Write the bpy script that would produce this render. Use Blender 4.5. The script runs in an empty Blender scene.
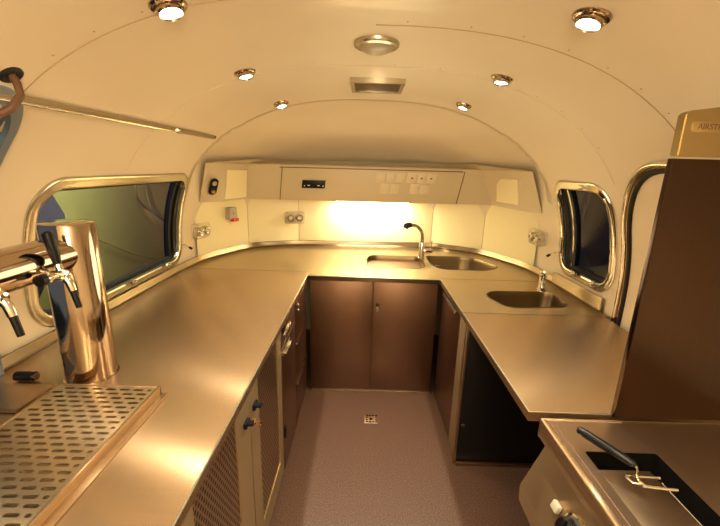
import bpy, bmesh, math, random
from mathutils import Vector, Matrix, noise
random.seed(4)
C = bpy.context.scene
COL = C.collection
PI = math.pi
# ------------------------------------------------------------------ camera
F, PITCH, ROLL, YAW, CAMH = 372.0, .253, .027, .007, 1.619
fw = Vector((math.sin(-YAW)*math.cos(PITCH), math.cos(YAW)*math.cos(PITCH), -math.sin(PITCH)))
r_ = fw.cross(Vector((0,0,1))).normalized(); u_ = r_.cross(fw)
rt = r_*math.cos(ROLL)+u_*math.sin(ROLL); up = -r_*math.sin(ROLL)+u_*math.cos(ROLL)
cam = bpy.data.cameras.new('camera'); co = bpy.data.objects.new('camera', cam); COL.objects.link(co)
cam.sensor_width = 36; cam.lens = F/720*36; cam.clip_start = .02
m = Matrix((rt, up, -fw)).transposed().to_4x4(); m.translation = (0,0,CAMH)
co.matrix_world = m
C.camera = co
C.view_settings.view_transform = 'Standard'
C.view_settings.look = 'None'
C.view_settings.exposure = 0.24

# ------------------------------------------------------------------ materials
def lin(c):
    return tuple(((x/255)/12.92 if x/255 <= .04045 else ((x/255+.055)/1.055)**2.4) for x in c)+(1,)
def mat(name, col, rough=.5, metal=0., emis=None, es=0., coat=0., spec=.5, noise_amt=0., noise_scale=8., bump=0., aniso=None, trans=0., tang=None, an=.7):
    M = bpy.data.materials.new(name); M.use_nodes = True
    nt = M.node_tree; b = nt.nodes['Principled BSDF']
    b.inputs['Base Color'].default_value = lin(col)
    b.inputs['Roughness'].default_value = rough
    b.inputs['Metallic'].default_value = metal
    b.inputs['Coat Weight'].default_value = coat
    b.inputs['Specular IOR Level'].default_value = spec
    b.inputs['Transmission Weight'].default_value = trans
    if tang:
        cx = nt.nodes.new('ShaderNodeCombineXYZ')
        for i in range(3): cx.inputs[i].default_value = tang[i]
        nt.links.new(cx.outputs[0], b.inputs['Tangent']); b.inputs['Anisotropic'].default_value = an
        b2 = nt.nodes.new('ShaderNodeBsdfPrincipled'); b2.inputs['Base Color'].default_value = lin(col); b2.inputs['Metallic'].default_value = metal; b2.inputs['Roughness'].default_value = .58
        mxs = nt.nodes.new('ShaderNodeMixShader'); mxs.inputs[0].default_value = .25
        nt.links.new(b.outputs[0], mxs.inputs[1]); nt.links.new(b2.outputs[0], mxs.inputs[2]); nt.links.new(mxs.outputs[0], nt.nodes['Material Output'].inputs[0])
    if emis: b.inputs['Emission Color'].default_value = lin(emis); b.inputs['Emission Strength'].default_value = es
    if noise_amt or bump or aniso:
        tc = nt.nodes.new('ShaderNodeTexCoord'); mp = nt.nodes.new('ShaderNodeMapping')
        nt.links.new(tc.outputs['Object'], mp.inputs[0])
        if aniso: mp.inputs['Scale'].default_value = aniso
        nz = nt.nodes.new('ShaderNodeTexNoise'); nz.inputs['Scale'].default_value = noise_scale; nz.inputs['Detail'].default_value = 4
        nt.links.new(mp.outputs[0], nz.inputs['Vector'])
        if noise_amt:
            mr = nt.nodes.new('ShaderNodeMapRange'); mr.inputs['To Min'].default_value = 1-noise_amt; mr.inputs['To Max'].default_value = 1+noise_amt
            mr.inputs['From Min'].default_value = .25; mr.inputs['From Max'].default_value = .75
            nt.links.new(nz.outputs[0], mr.inputs[0])
            mx = nt.nodes.new('ShaderNodeVectorMath'); mx.operation = 'SCALE'; mx.inputs[0].default_value = lin(col)[:3]
            nt.links.new(mr.outputs[0], mx.inputs['Scale']); nt.links.new(mx.outputs[0], b.inputs['Base Color'])
        if bump:
            bp = nt.nodes.new('ShaderNodeBump'); bp.inputs['Strength'].default_value = bump; bp.inputs['Distance'].default_value = .002
            nt.links.new(nz.outputs[0], bp.inputs['Height']); nt.links.new(bp.outputs[0], b.inputs['Normal'])
    return M
M = {}
M['wall'] = mat('cream_panel', (228,211,182), .42, noise_amt=.03, noise_scale=2.5, coat=.15)
M['cream'] = mat('cream_laminate', (204,186,150), .45)
M['cream_low'] = mat('cream_splash_panel', (240,226,178), .4)
M['steel'] = mat('brushed_steel', (188,167,132), .27, 1, noise_amt=.04, noise_scale=3, aniso=(1,30,30), tang=(1,0,0), an=1.0)
M['steel_y'] = mat('brushed_steel_long', (188,160,124), .27, 1, noise_amt=.04, noise_scale=3, aniso=(1,30,30), tang=(1,0,0), an=1.0)
M['steel_up'] = mat('steel_upstand', (150,132,106), .28, 1)
M['hood_band'] = mat('hood_band_steel', (176,156,112), .32, 1)
M['steel_bowl'] = mat('sink_steel', (128,108,78), .38, 1)
M['hood'] = mat('dark_hood_steel', (76,59,49), .2, 1, noise_amt=.08, noise_scale=6, bump=.06, aniso=(50,50,2))
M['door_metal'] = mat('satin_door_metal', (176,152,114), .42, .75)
M['steel_v'] = mat('brushed_steel_upright', (176,152,126), .33, 1, noise_amt=.06, noise_scale=6, bump=.08, aniso=(60,60,2))
M['steel_dark'] = mat('brown_steel_front', (142,110,90), .36, 1, noise_amt=.06, noise_scale=5, bump=.08, aniso=(50,50,2))
M['polished'] = mat('polished_steel', (186,168,148), .10, 1)
M['chrome'] = mat('chrome', (225,220,210), .06, 1)
M['alu'] = mat('aluminium_frame', (206,200,180), .22, .95)
M['rail'] = mat('rail_metal', (196,184,160), .25, .95)
M['grille'] = mat('grille_metal', (120,98,66), .4, .6)
M['black'] = mat('black_plastic', (14,12,12), .35, spec=.3)
M['rubber'] = mat('black_rubber', (14,12,14), .6)
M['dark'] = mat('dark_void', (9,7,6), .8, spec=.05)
M['navy'] = mat('navy_plastic', (12,14,30), .4, spec=.25)
M['white'] = mat('white_plastic', (232,224,205), .35)
M['plate'] = mat('cream_plate', (218,200,162), .35)
M['grey'] = mat('grey_plastic', (176,165,145), .45)
M['red'] = mat('red_plastic', (190,36,20), .35, emis=(200,40,20), es=.15)
M['brown'] = mat('brown_hose', (105,70,48), .5)
M['seam'] = mat('seam_line', (186,158,116), .6)
M['spot_glow'] = mat('spot_glow', (255,250,240), .3, emis=(255,246,228), es=7)
M['tube_glow'] = mat('tube_glow', (255,250,235), .3, emis=(255,244,205), es=9)
M['frost'] = mat('frosted_cover', (165,148,120), .35)
M['refl_metal'] = mat('window_reflection_metal', (140,140,105), .5, .6, noise_amt=.1, noise_scale=3, aniso=(1,1,12), bump=.1)
M['brass'] = mat('brass', (190,150,90), .25, 1)
M['led'] = mat('red_neon', (120,30,15), .4, emis=(200,50,20), es=.2)
M['wood'] = mat('tan_fin', (190,160,120), .5)
M['blue'] = mat('blue_grey_metal', (140,158,178), .3, .6)
M['dusk'] = mat('dusk_metal', (62,55,66), .5, .3)
M['earth'] = mat('dark_asphalt', (40,38,42), .8, noise_amt=.2)


def floor_mat():
    m_ = mat('speckled_vinyl', (128,96,80), .5)
    nt = m_.node_tree; b = nt.nodes['Principled BSDF']
    tc = nt.nodes.new('ShaderNodeTexCoord')
    n1 = nt.nodes.new('ShaderNodeTexNoise'); n1.inputs['Scale'].default_value = 160; n1.inputs['Detail'].default_value = 3
    cr = nt.nodes.new('ShaderNodeValToRGB')
    cr.color_ramp.elements[0].position = .38; cr.color_ramp.elements[0].color = lin((62,42,32))
    cr.color_ramp.elements[1].position = .62; cr.color_ramp.elements[1].color = lin((104,74,56))
    nt.links.new(tc.outputs['Object'], n1.inputs['Vector']); nt.links.new(n1.outputs[0], cr.inputs[0]); nt.links.new(cr.outputs[0], b.inputs['Base Color'])
    bp = nt.nodes.new('ShaderNodeBump'); bp.inputs['Strength'].default_value = .25; bp.inputs['Distance'].default_value = .002
    nt.links.new(n1.outputs[0], bp.inputs['Height']); nt.links.new(bp.outputs[0], b.inputs['Normal'])
    return m_
M['floor'] = floor_mat()

def perf_mat(name, base, ax, pitch=.020):
    """round holes in staggered rows, in object coordinates (axis ax across, z up)"""
    m_ = mat(name, base, .35, 1); nt = m_.node_tree; b = nt.nodes['Principled BSDF']
    tc = nt.nodes.new('ShaderNodeTexCoord'); sp = nt.nodes.new('ShaderNodeSeparateXYZ'); nt.links.new(tc.outputs['Object'], sp.inputs[0])
    def mth(op, a, bb=None):
        n = nt.nodes.new('ShaderNodeMath'); n.operation = op
        for i, v in enumerate((a, bb)):
            if v is None: continue
            if isinstance(v, (int, float)): n.inputs[i].default_value = v
            else: nt.links.new(v, n.inputs[i])
        return n.outputs[0]
    y, z = sp.outputs[ax], sp.outputs[2]
    def dots(oy, oz):
        fy = mth('SUBTRACT', mth('FRACT', mth('ADD', mth('DIVIDE', y, pitch), 50+oy)), .5)
        fz = mth('SUBTRACT', mth('FRACT', mth('ADD', mth('DIVIDE', z, pitch*1.73), 50+oz)), .5)
        fz = mth('MULTIPLY', fz, 1.73)
        d = mth('SQRT', mth('ADD', mth('MULTIPLY', fy, fy), mth('MULTIPLY', fz, fz)))
        return mth('LESS_THAN', d, .33)
    k = mth('MAXIMUM', dots(0, 0), dots(.5, .5))
    mx = nt.nodes.new('ShaderNodeMix'); mx.data_type = 'RGBA'
    nt.links.new(k, mx.inputs[0]); mx.inputs[6].default_value = lin(base); mx.inputs[7].default_value = (.004,.003,.003,1)
    nt.links.new(mx.outputs[2], b.inputs['Base Color'])
    nt.links.new(mth('SUBTRACT', 1, k), b.inputs['Metallic'])
    return m_
M['perf'] = perf_mat('perforated_sheet', (184,158,122), 1)

def glass_mat(nm, tc_, ior):
    m_ = bpy.data.materials.new(nm); m_.use_nodes = True; nt = m_.node_tree
    for n in list(nt.nodes): nt.nodes.remove(n)
    o = nt.nodes.new('ShaderNodeOutputMaterial'); mx = nt.nodes.new('ShaderNodeMixShader')
    t = nt.nodes.new('ShaderNodeBsdfTransparent'); t.inputs[0].default_value = tc_
    g = nt.nodes.new('ShaderNodeBsdfGlossy'); g.inputs['Roughness'].default_value = .03; g.inputs['Color'].default_value = (.8,.8,.8,1)
    lw = nt.nodes.new('ShaderNodeLayerWeight'); lw.inputs[0].default_value = .5
    pw = nt.nodes.new('ShaderNodeMath'); pw.operation = 'POWER'; nt.links.new(lw.outputs['Facing'], pw.inputs[0]); pw.inputs[1].default_value = 4
    ma = nt.nodes.new('ShaderNodeMath'); ma.operation = 'MULTIPLY_ADD'; nt.links.new(pw.outputs[0], ma.inputs[0]); ma.inputs[1].default_value = .6; ma.inputs[2].default_value = ior
    nt.links.new(ma.outputs[0], mx.inputs[0]); nt.links.new(t.outputs[0], mx.inputs[1]); nt.links.new(g.outputs[0], mx.inputs[2]); nt.links.new(mx.outputs[0], o.inputs[0])
    return m_
M['glass'] = glass_mat('dark_tinted_glass', (.46,.44,.48,1), .035)
M['clear'] = glass_mat('clear_plastic', (.95,.93,.9,1), .12)

# ------------------------------------------------------------------ object helpers
def link(name, me, parent=None, smooth=35):
    o = bpy.data.objects.new(name, me); COL.objects.link(o)
    if parent: o.parent = parent
    if smooth and len(me.polygons):
        me.polygons.foreach_set('use_smooth', [True]*len(me.polygons)); me.set_sharp_from_angle(angle=math.radians(smooth))
    me.update()
    return o
def tag(o, label=None, cat=None, group=None, kind=None):
    if label: o['label'] = label
    if cat: o['category'] = cat
    if group: o['group'] = group
    if kind: o['kind'] = kind
    return o
def empty(name, loc=(0,0,0), label=None, cat=None, group=None, kind=None):
    o = bpy.data.objects.new(name, None); COL.objects.link(o); o.location = loc; o.empty_display_size = .05
    return tag(o, label, cat, group, kind)
def sub(root):   # matrix that moves world geometry into root's space
    return root.matrix_world.inverted() if False else Matrix.Translation(-Vector(root.location))

class MB:
    def __init__(s): s.bm = bmesh.new()
    def box(s, a, b, bev=0, mx=None, seg=2):
        t = bmesh.new(); bmesh.ops.create_cube(t, size=1)
        a = Vector(a); b = Vector(b)
        for v in t.verts: v.co = Vector(((a.x+b.x)/2+v.co.x*(b.x-a.x), (a.y+b.y)/2+v.co.y*(b.y-a.y), (a.z+b.z)/2+v.co.z*(b.z-a.z)))
        if bev: bmesh.ops.bevel(t, geom=t.edges[:]+t.verts[:], offset=bev, segments=seg, affect='EDGES', profile=.5)
        return s.merge(t, mx)
    def merge(s, t, mx=None):
        if mx: t.transform(mx)
        bmesh.ops.recalc_face_normals(t, faces=t.faces[:])
        me = bpy.data.meshes.new('t'); t.to_mesh(me); t.free(); s.bm.from_mesh(me); bpy.data.meshes.remove(me)
        return s
    def lathe(s, prof, mx=None, n=32):
        t = bmesh.new(); rings = []
        for r, z in prof:
            rings.append([t.verts.new((r*math.cos(2*PI*i/n), r*math.sin(2*PI*i/n), z)) for i in range(n)] if r > 1e-6 else [t.verts.new((0,0,z))])
        for A, B in zip(rings, rings[1:]):
            for i in range(n):
                j = (i+1) % n
                if len(A) == 1 and len(B) == 1: continue
                if len(A) == 1: t.faces.new((A[0], B[i], B[j]))
                elif len(B) == 1: t.faces.new((A[i], A[j], B[0]))
                else: t.faces.new((A[i], A[j], B[j], B[i]))
        return s.merge(t, mx)
    def tube(s, pts, r, n=12, closed=False, caps=True, sect=None):
        """sweep; r number or list; sect = list of (u,v) points instead of a circle"""
        pts = [Vector(p) for p in pts]; N = len(pts); t = bmesh.new(); rings = []
        nrm = None
        for i, p in enumerate(pts):
            a = pts[(i-1) % N] if (closed or i > 0) else p; b = pts[(i+1) % N] if (closed or i < N-1) else p
            d = (b-a).normalized()
            if nrm is None:
                nrm = Vector((0,0,1)) if abs(d.z) < .9 else Vector((1,0,0))
            nrm = (nrm - d*nrm.dot(d)).normalized(); bi = d.cross(nrm)
            rr = r[i] if isinstance(r, (list, tuple)) else r
            S = sect or [(math.cos(2*PI*k/n), math.sin(2*PI*k/n)) for k in range(n)]
            rings.append([t.verts.new(p+nrm*(x*rr)+bi*(y*rr)) for x, y in S])
        K = len(rings[0])
        for i in range(N if closed else N-1):
            A, B = rings[i], rings[(i+1) % N]
            for k in range(K): t.faces.new((A[k], A[(k+1) % K], B[(k+1) % K], B[k]))
        if caps and not closed: t.faces.new(rings[0]); t.faces.new(rings[-1])
        return s.merge(t)
    def rings(s, R, cap0=False, cap1=False, closed=True):
        t = bmesh.new(); V = [[t.verts.new(p) for p in r] for r in R]
        for A, B in zip(V, V[1:]):
            K = len(A)
            for k in range(K if closed else K-1): t.faces.new((A[k], A[(k+1) % K], B[(k+1) % K], B[k]))
        if cap0: t.faces.new(V[0])
        if cap1: t.faces.new(V[-1])
        return s.merge(t)
    def prism(s, poly, z0, z1, mx=None, bev=0):
        t = bmesh.new(); A = [t.verts.new((x, y, z0)) for x, y in poly]; B = [t.verts.new((x, y, z1)) for x, y in poly]
        t.faces.new(A); t.faces.new(B)
        for k in range(len(A)): t.faces.new((A[k], A[(k+1) % len(A)], B[(k+1) % len(A)], B[k]))
        if bev:
            bmesh.ops.recalc_face_normals(t, faces=t.faces[:]); bmesh.ops.bevel(t, geom=t.edges[:], offset=bev, segments=2, affect='EDGES')
        return s.merge(t, mx)
    def done(s, name, mt, parent=None, smooth=35, loc=True):
        me = bpy.data.meshes.new(name); 
        if parent is not None and loc:
            off = Vector(parent.location); q = parent.parent
            while q: off += Vector(q.location); q = q.parent
            s.bm.transform(Matrix.Translation(-off))
        s.bm.to_mesh(me); s.bm.free(); me.materials.append(M[mt])
        return link(name, me, parent, smooth)

def plate(outer, holes, z0, z1, mx=None):
    """flat sheet with holes, from a filled 2D curve; returns bmesh"""
    cu = bpy.data.curves.new('tmp', 'CURVE'); cu.dimensions = '2D'; cu.fill_mode = 'BOTH'; cu.extrude = (z1-z0)/2
    for P in [outer]+holes:
        sp = cu.splines.new('POLY'); sp.points.add(len(P)-1)
        for i, p in enumerate(P): sp.points[i].co = (p[0], p[1], 0, 1)
        sp.use_cyclic_u = True
    ob = bpy.data.objects.new('tmp', cu); COL.objects.link(ob)
    dg = bpy.context.evaluated_depsgraph_get()
    me = bpy.data.meshes.new_from_object(ob.evaluated_get(dg))
    bpy.data.objects.remove(ob); bpy.data.curves.remove(cu)
    b = bmesh.new(); b.from_mesh(me); bpy.data.meshes.remove(me)
    bmesh.ops.translate(b, verts=b.verts[:], vec=(0,0,(z0+z1)/2))
    if mx: b.transform(mx)
    return b
def rrect(x0, y0, x1, y1, r, n=6):
    P = []
    for cx, cy, a0 in ((x1-r, y1-r, 0), (x0+r, y1-r, 90), (x0+r, y0+r, 180), (x1-r, y0+r, 270)):
        for i in range(n+1):
            a = math.radians(a0+90*i/n); P.append((cx+r*math.cos(a), cy+r*math.sin(a)))
    return P
def rpoly(P, r, n=5):
    out = []; N = len(P)
    for i in range(N):
        p = Vector(P[i]).to_2d(); a = (Vector(P[i-1]).to_2d()-p); b = (Vector(P[(i+1) % N]).to_2d()-p)
        rr = r[i] if isinstance(r, (list, tuple)) else r
        rr = min(rr, a.length*.45, b.length*.45)
        A = p+a.normalized()*rr; B = p+b.normalized()*rr
        for k in range(n+1):
            t = k/n; q = A*(1-t)**2+p*2*t*(1-t)+B*t*t; out.append((q.x, q.y))
    return out

# ------------------------------------------------------------------ the shell's shape
CX, AW, ZB, HC, Y0, LB, NN = .02, 1.285, .95, 1.10, 2.2, 1.32, 2.5
def mz(z):
    t = min(1, max(0, (z-1.56)/.30)); t = t*t*(3-2*t)
    return 3.4+(2.15-3.4)*t
def halfw(Y, z):
    zz = max(0, (z-ZB)/HC); yy = min(1, max(0, (Y-Y0)/LB)); k = mz(z)
    q = max(0, 1-yy**k)**(NN/k) - zz**NN
    return AW*max(0, q)**(1/NN)
def S(Y, z, side): return Vector((CX+side*halfw(Y, z), Y, z))
def SN(Y, z, side):   # inward normal
    e = .004
    a = S(Y+e, z, side)-S(Y-e, z, side); b = S(Y, z+e, side)-S(Y, z-e, side)
    n = a.cross(b).normalized()
    if n.x*side > 0: n = -n
    return n
def roofz(x, Y):
    """ceiling height over (x,Y)"""
    lo, hi = ZB, ZB+HC
    for _ in range(40):
        mid = (lo+hi)/2
        if halfw(Y, mid) > abs(x-CX): lo = mid
        else: hi = mid
    return lo
def roofN(x, Y):
    e = .01
    a = Vector((2*e, 0, roofz(x+e, Y)-roofz(x-e, Y))); b = Vector((0, 2*e, roofz(x, Y+e)-roofz(x, Y-e)))
    n = a.cross(b).normalized()
    return -n if n.z > 0 else n

# profile section as polyline param (half): from floor to apex
def section_half():
    P = [(1.0, z) for z in (0, .15, .3, .45, .6, .7, .8, .87, .93)]
    P = [(AW, z) for _, z in P]
    K = 60
    for i in range(K+1):
        a = PI/2*i/K
        P.append((AW*max(0, math.cos(a))**(2/NN), ZB+HC*max(0, math.sin(a))**(2/NN)))
    return P
SEC = section_half()
YREAR = -1.3
def shell_point(k, side, Y, phi=None):
    px, pz = SEC[k]
    if phi is None: return Vector((CX+side*px, Y, pz))
    # dome: rho^m + yy^m = 1
    z = pz
    for _ in range(25):
        k_ = mz(z); rho = max(0, math.cos(phi))**(2/k_)
        z2 = ZB+(pz-ZB)*rho if pz > ZB else pz
        z = z*.5+z2*.5
    k_ = mz(z); rho = max(0, math.cos(phi))**(2/k_); yy = max(0, math.sin(phi))**(2/k_)
    return Vector((CX+side*px*rho, Y0+LB*yy, ZB+(pz-ZB)*rho if pz > ZB else pz))
NY = 150
ys = [YREAR+(Y0-YREAR)*i/NY for i in range(NY+1)]
phis = [PI/2*i/70 for i in range(1, 71)]
def recess(p):
    t = min(1, max(0, (p.z-1.42)/.2)); f = 1+.022*t
    return Vector((CX+(p.x-CX)*f, p.y, ZB+(p.z-ZB)*f if p.z > ZB else p.z))
def column(k, side):
    out = [shell_point(k, side, y) for y in ys]; stepped = False
    for ph in phis:
        p = shell_point(k, side, 0, ph)
        if p.y > 2.50:
            if not stepped: out.append(p); stepped = True
            p = recess(p)
        out.append(p)
    return out
# windows: (side, Y0, Y1, z0, z1, r)
W_L = (-1, 1.315, 2.50, .955, 1.54, .13)
W_R = (1, 1.865, 2.405, 1.00, 1.56, .12)
HATCH = (-1, -.6, 1.13, .945, 1.775, .10)
def inrr(y, z, w, g=0):
    _, a, b, c, d, r = w; a -= g; b += g; c -= g; d += g; r += g
    if not (a < y < b and c < z < d): return False
    dy = max(a+r-y, y-(b-r), 0); dz = max(c+r-z, z-(d-r), 0)
    return math.hypot(dy, dz) < r
KROOF = 9+22      # below this index: wall, above: ceiling
def build_shell(name, items, cut=None):
    """items: list of (k0,k1,side); one mesh, custom smooth normals come from the shared dense grid"""
    bm = bmesh.new(); cache = {}
    def vert(key, p):
        if key not in cache: cache[key] = bm.verts.new(p)
        return cache[key]
    for (k0, k1, side) in items:
        cols = {k: column(k, side) for k in range(k0, k1+1)}
        for k in range(k0, k1):
            A, B = cols[k], cols[k+1]
            for j in range(len(A)-1):
                c = (A[j]+B[j]+A[j+1]+B[j+1])/4
                if cut and any(side == w[0] and inrr(c.y, c.z, w, -.012) for w in cut): continue
                top = len(SEC)-1
                ks = [(side if k < top else 0, k, j), (side if k+1 < top else 0, k+1, j), (side if k+1 < top else 0, k+1, j+1), (side if k < top else 0, k, j+1)]
                vs = [vert(ks[0], A[j]), vert(ks[1], B[j]), vert(ks[2], B[j+1]), vert(ks[3], A[j+1])]
                try: bm.faces.new(vs)
                except ValueError: pass
    bmesh.ops.remove_doubles(bm, verts=bm.verts[:], dist=1e-5)
    bmesh.ops.recalc_face_normals(bm, faces=bm.faces[:])
    me = bpy.data.meshes.new(name); bm.to_mesh(me); bm.free(); me.materials.append(M['wall'])
    o = link(name, me, None, smooth=0)
    me.polygons.foreach_set('use_smooth', [True]*len(me.polygons))
    return tag(o, kind='structure')
nk = len(SEC)-1
# subdivide the wall columns between window heights by refining SEC is implicit (60 steps)
build_shell('wall_left', [(0, nk-24, -1)], [W_L, HATCH])
build_shell('wall_right', [(0, nk-24, 1)], [W_R])
build_shell('ceiling', [(nk-24, nk, 1), (nk-24, nk, -1)])
mb = MB(); mb.box((-1.45, YREAR-.05, -.05), (1.5, 3.62, 0)); fl = mb.done('floor', 'floor', smooth=0); tag(fl, kind='structure')
# wall behind the photographer closes the room
P = [(CX+SEC[k][0], SEC[k][1]) for k in range(nk+1)]+[(CX-SEC[k][0], SEC[k][1]) for k in range(nk-1, -1, -1)]
mb = MB(); mb.prism(P, 0, .03, Matrix.Translation((0, YREAR, 0)) @ Matrix.Rotation(PI/2, 4, 'X')); tag(mb.done('wall_back', 'wall', smooth=0), kind='structure')

# ------------------------------------------------------------------ generic sweep on the shell surface
def on_shell_ring(side, path, sect, closed=True):
    """path: (Y,z) list; sect: list of (outward in-plane offset, offset off the wall)"""
    N = len(path); cols = []
    for i, (y, z) in enumerate(path):
        a = path[(i-1) % N] if (closed or i) else path[i]; b = path[(i+1) % N] if (closed or i < N-1) else path[i]
        dy, dz = b[0]-a[0], b[1]-a[1]; L = math.hypot(dy, dz) or 1
        oy, oz = dz/L, -dy/L      # outward for anticlockwise paths
        ring = []
        for (o, h) in sect:
            yy, zz = y+oy*o, z+oz*o
            ring.append(S(yy, zz, side)+SN(yy, zz, side)*h)
        cols.append(ring)
    if closed: cols.append(cols[0])
    mb = MB(); mb.rings(cols, cap0=not closed, cap1=not closed)
    bmesh.ops.remove_doubles(mb.bm, verts=mb.bm.verts[:], dist=1e-6)
    bmesh.ops.recalc_face_normals(mb.bm, faces=mb.bm.faces[:])
    return mb
def dense_rr(w, n=10, k=14):
    _, a, b, c, d, r = w; P = rrect(a, c, b, d, r, n); out = []
    for i in range(len(P)):
        p, q = P[i], P[(i+1) % len(P)]; L = math.hypot(q[0]-p[0], q[1]-p[1]); s = max(1, int(L/.05))
        for j in range(s): out.append((p[0]+(q[0]-p[0])*j/s, p[1]+(q[1]-p[1])*j/s))
    return out
def pane(w, h, inset):
    side = w[0]; path = dense_rr((side, w[1]+inset, w[2]-inset, w[3]+inset, w[4]-inset, max(.02, w[5]-inset)))
    cy, cz = (w[1]+w[2])/2, (w[3]+w[4])/2; R = []
    for s in (1, .8, .6, .4, .2, .001):
        R.append([S(cy+(y-cy)*s, cz+(z-cz)*s, side)+SN(cy+(y-cy)*s, cz+(z-cz)*s, side)*h for y, z in path])
    mb = MB(); mb.rings(R, cap1=True); return mb

def window(n, w, frame_mat):
    root = empty('window_%d' % n, S((w[1]+w[2])/2, w[3], w[0]), kind='structure')
    path = dense_rr(w)
    on_shell_ring(w[0], path, [(.013,-.002),(.014,.006),(.010,.010),(.002,.012),(-.012,.010),(-.022,.014),(-.030,.012),(-.034,.0),(-.034,-.035),(.013,-.035)]).done('window_frame', frame_mat, root)
    on_shell_ring(w[0], path, [(-.034,-.02),(-.044,-.012),(-.052,-.02),(-.052,-.045),(-.034,-.045)]).done('gasket', 'rubber', root)
    pane(w, -.036, .04).done('glass_pane', 'glass', root)
    return root
wl = window(1, W_L, 'alu'); wr = window(2, W_R, 'chrome')
# blind tracks and latches
def shell_box(side, y0, y1, z0, z1, h0, h1, mt, name, parent, bev=.002, ny=6, nz=8):
    R = []
    path = []
    for i in range(nz+1): path.append(z0+(z1-z0)*i/nz)
    rr = []
    for z in path:
        rr.append([S(y0,z,side)+SN(y0,z,side)*h0, S(y0,z,side)+SN(y0,z,side)*h1, S(y1,z,side)+SN(y1,z,side)*h1, S(y1,z,side)+SN(y1,z,side)*h0])
    mb = MB(); mb.rings(rr, cap0=True, cap1=True); return mb.done(name, mt, parent)
shell_box(-1, 2.385, 2.412, 1.0, 1.50, -.05, -.02, 'navy', 'blind_track', wl)
shell_box(-1, 2.43, 2.452, 1.0, 1.50, -.05, -.012, 'black', 'blind_track', wl)
shell_box(1, 2.27, 2.36, 1.04, 1.53, -.05, -.022, 'navy', 'blind_track', wr)
shell_box(1, 2.285, 2.30, 1.04, 1.53, -.05, -.016, 'chrome', 'blind_track', wr)
def latch(side, y, z, parent):
    p = S(y, z, side); n = SN(y, z, side); mb = MB()
    q = Vector((0,0,1)).rotation_difference(n).to_matrix().to_4x4()
    T = Matrix.Translation(p+n*.010) @ q
    mb.lathe([(0,0),(.017,0),(.018,.008),(.013,.014),(.008,.026),(0,.027)], T, 14)
    mb.tube([p+n*.026, p+n*.03+Vector((0,-.02*1,.004)), p+n*.03+Vector((0,-.045,.012))], [.008,.010,.006], 8)
    return mb.done('latch', 'chrome', parent)
for y in (1.62, 1.93, 2.30): latch(-1, y, .975, wl)
for y in (2.0, 2.2): latch(1, y, 1.02, wr)
# small pull levers beside each window
for side, y, z, par, w in ((-1, 2.53, 1.06, 'l', W_L), (1, 2.445, 1.10, 'r', W_R)):
    p = S(y, z, side); n = SN(y, z, side)
    root = empty('window_lever', p, 'tiny black pull lever beside the %s window' % ('large left' if side < 0 else 'tall right'), 'lever')
    mb = MB(); mb.tube([p, p+n*.02+Vector((0,0,.0)), p+n*.045+Vector((0,.012,-.02))], [.005,.005,.004], 8); mb.done('stem', 'chrome', root)
    mb = MB(); mb.tube([p+n*.040+Vector((0,.010,-.016)), p+n*.058+Vector((0,.018,-.03))], [.008,.009], 10); mb.done('knob', 'black', root)
# serving hatch frame (left, beside the camera)
ht = empty('window_3', S(.3, .945, -1), kind='structure')
on_shell_ring(-1, dense_rr(HATCH), [(.022,-.002),(.022,.010),(-.010,.014),(-.014,.0),(-.014,-.04),(.022,-.04)]).done('window_frame', 'blue', ht)
on_shell_ring(-1, dense_rr(HATCH), [(-.014,-.02),(-.03,-.012),(-.034,-.03),(-.034,-.06),(-.014,-.06)]).done('gasket', 'rubber', ht)

# seams and rivets between the ceiling panels
def seam(n, yf, z0, z1, sides=(1,-1), mt='seam', r=.0013):
    mb = MB()
    zs = [z0+(z1-z0)*i/30 for i in range(31)]
    for s in sides:
        pts = []
        for i in range(41):
            a = PI/2*i/40
            zz = ZB+HC*math.sin(a)**(2/NN)
            if zz < z0: continue
            x = AW*max(0, math.cos(a))**(2/NN)
            pts.append(Vector((CX+s*x*.9995, yf, zz-.0012)))
        mb.tube(pts, r, 5)
    return tag(mb.done('trim_%d' % n, mt), kind='structure')
seam(1, 1.09, 1.72, 2.05, (-1,)); seam(2, 1.31, 1.74, 2.045, (1,)); seam(5, 1.80, 1.55, 2.05, (1,-1), 'wall', .0012)
def rivets():
    mb = MB()
    for yy, s in ((1.06,-1),(1.28,1),(1.77,1)):
        for i in range(3, 40, 3):
            a = PI/2*i/40; zz = ZB+HC*math.sin(a)**(2/NN); x = AW*math.cos(a)**(2/NN)
            if zz < 1.7: continue
            p = Vector((CX+s*x, yy, zz)); mb.lathe([(0,-.0015),(.0035,-.001),(.004,.002)], Matrix.Translation(p), 8)
    return tag(mb.done('trim_3', 'seam'), kind='structure')
rivets()
# end-cap flange: a slim curved band where the roof turns into the domed end
def band():
    R = []
    Yb = 2.42
    for i in range(-60, 61):
        a = PI/2*(1-abs(i)/60); s = 1 if i > 0 else -1
        z = ZB+(HC)*max(0, math.sin(a))**(2/NN)
        z = min(z, roofz(CX, Yb)-.0005)
        R.append((s, z))
    return R

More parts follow.
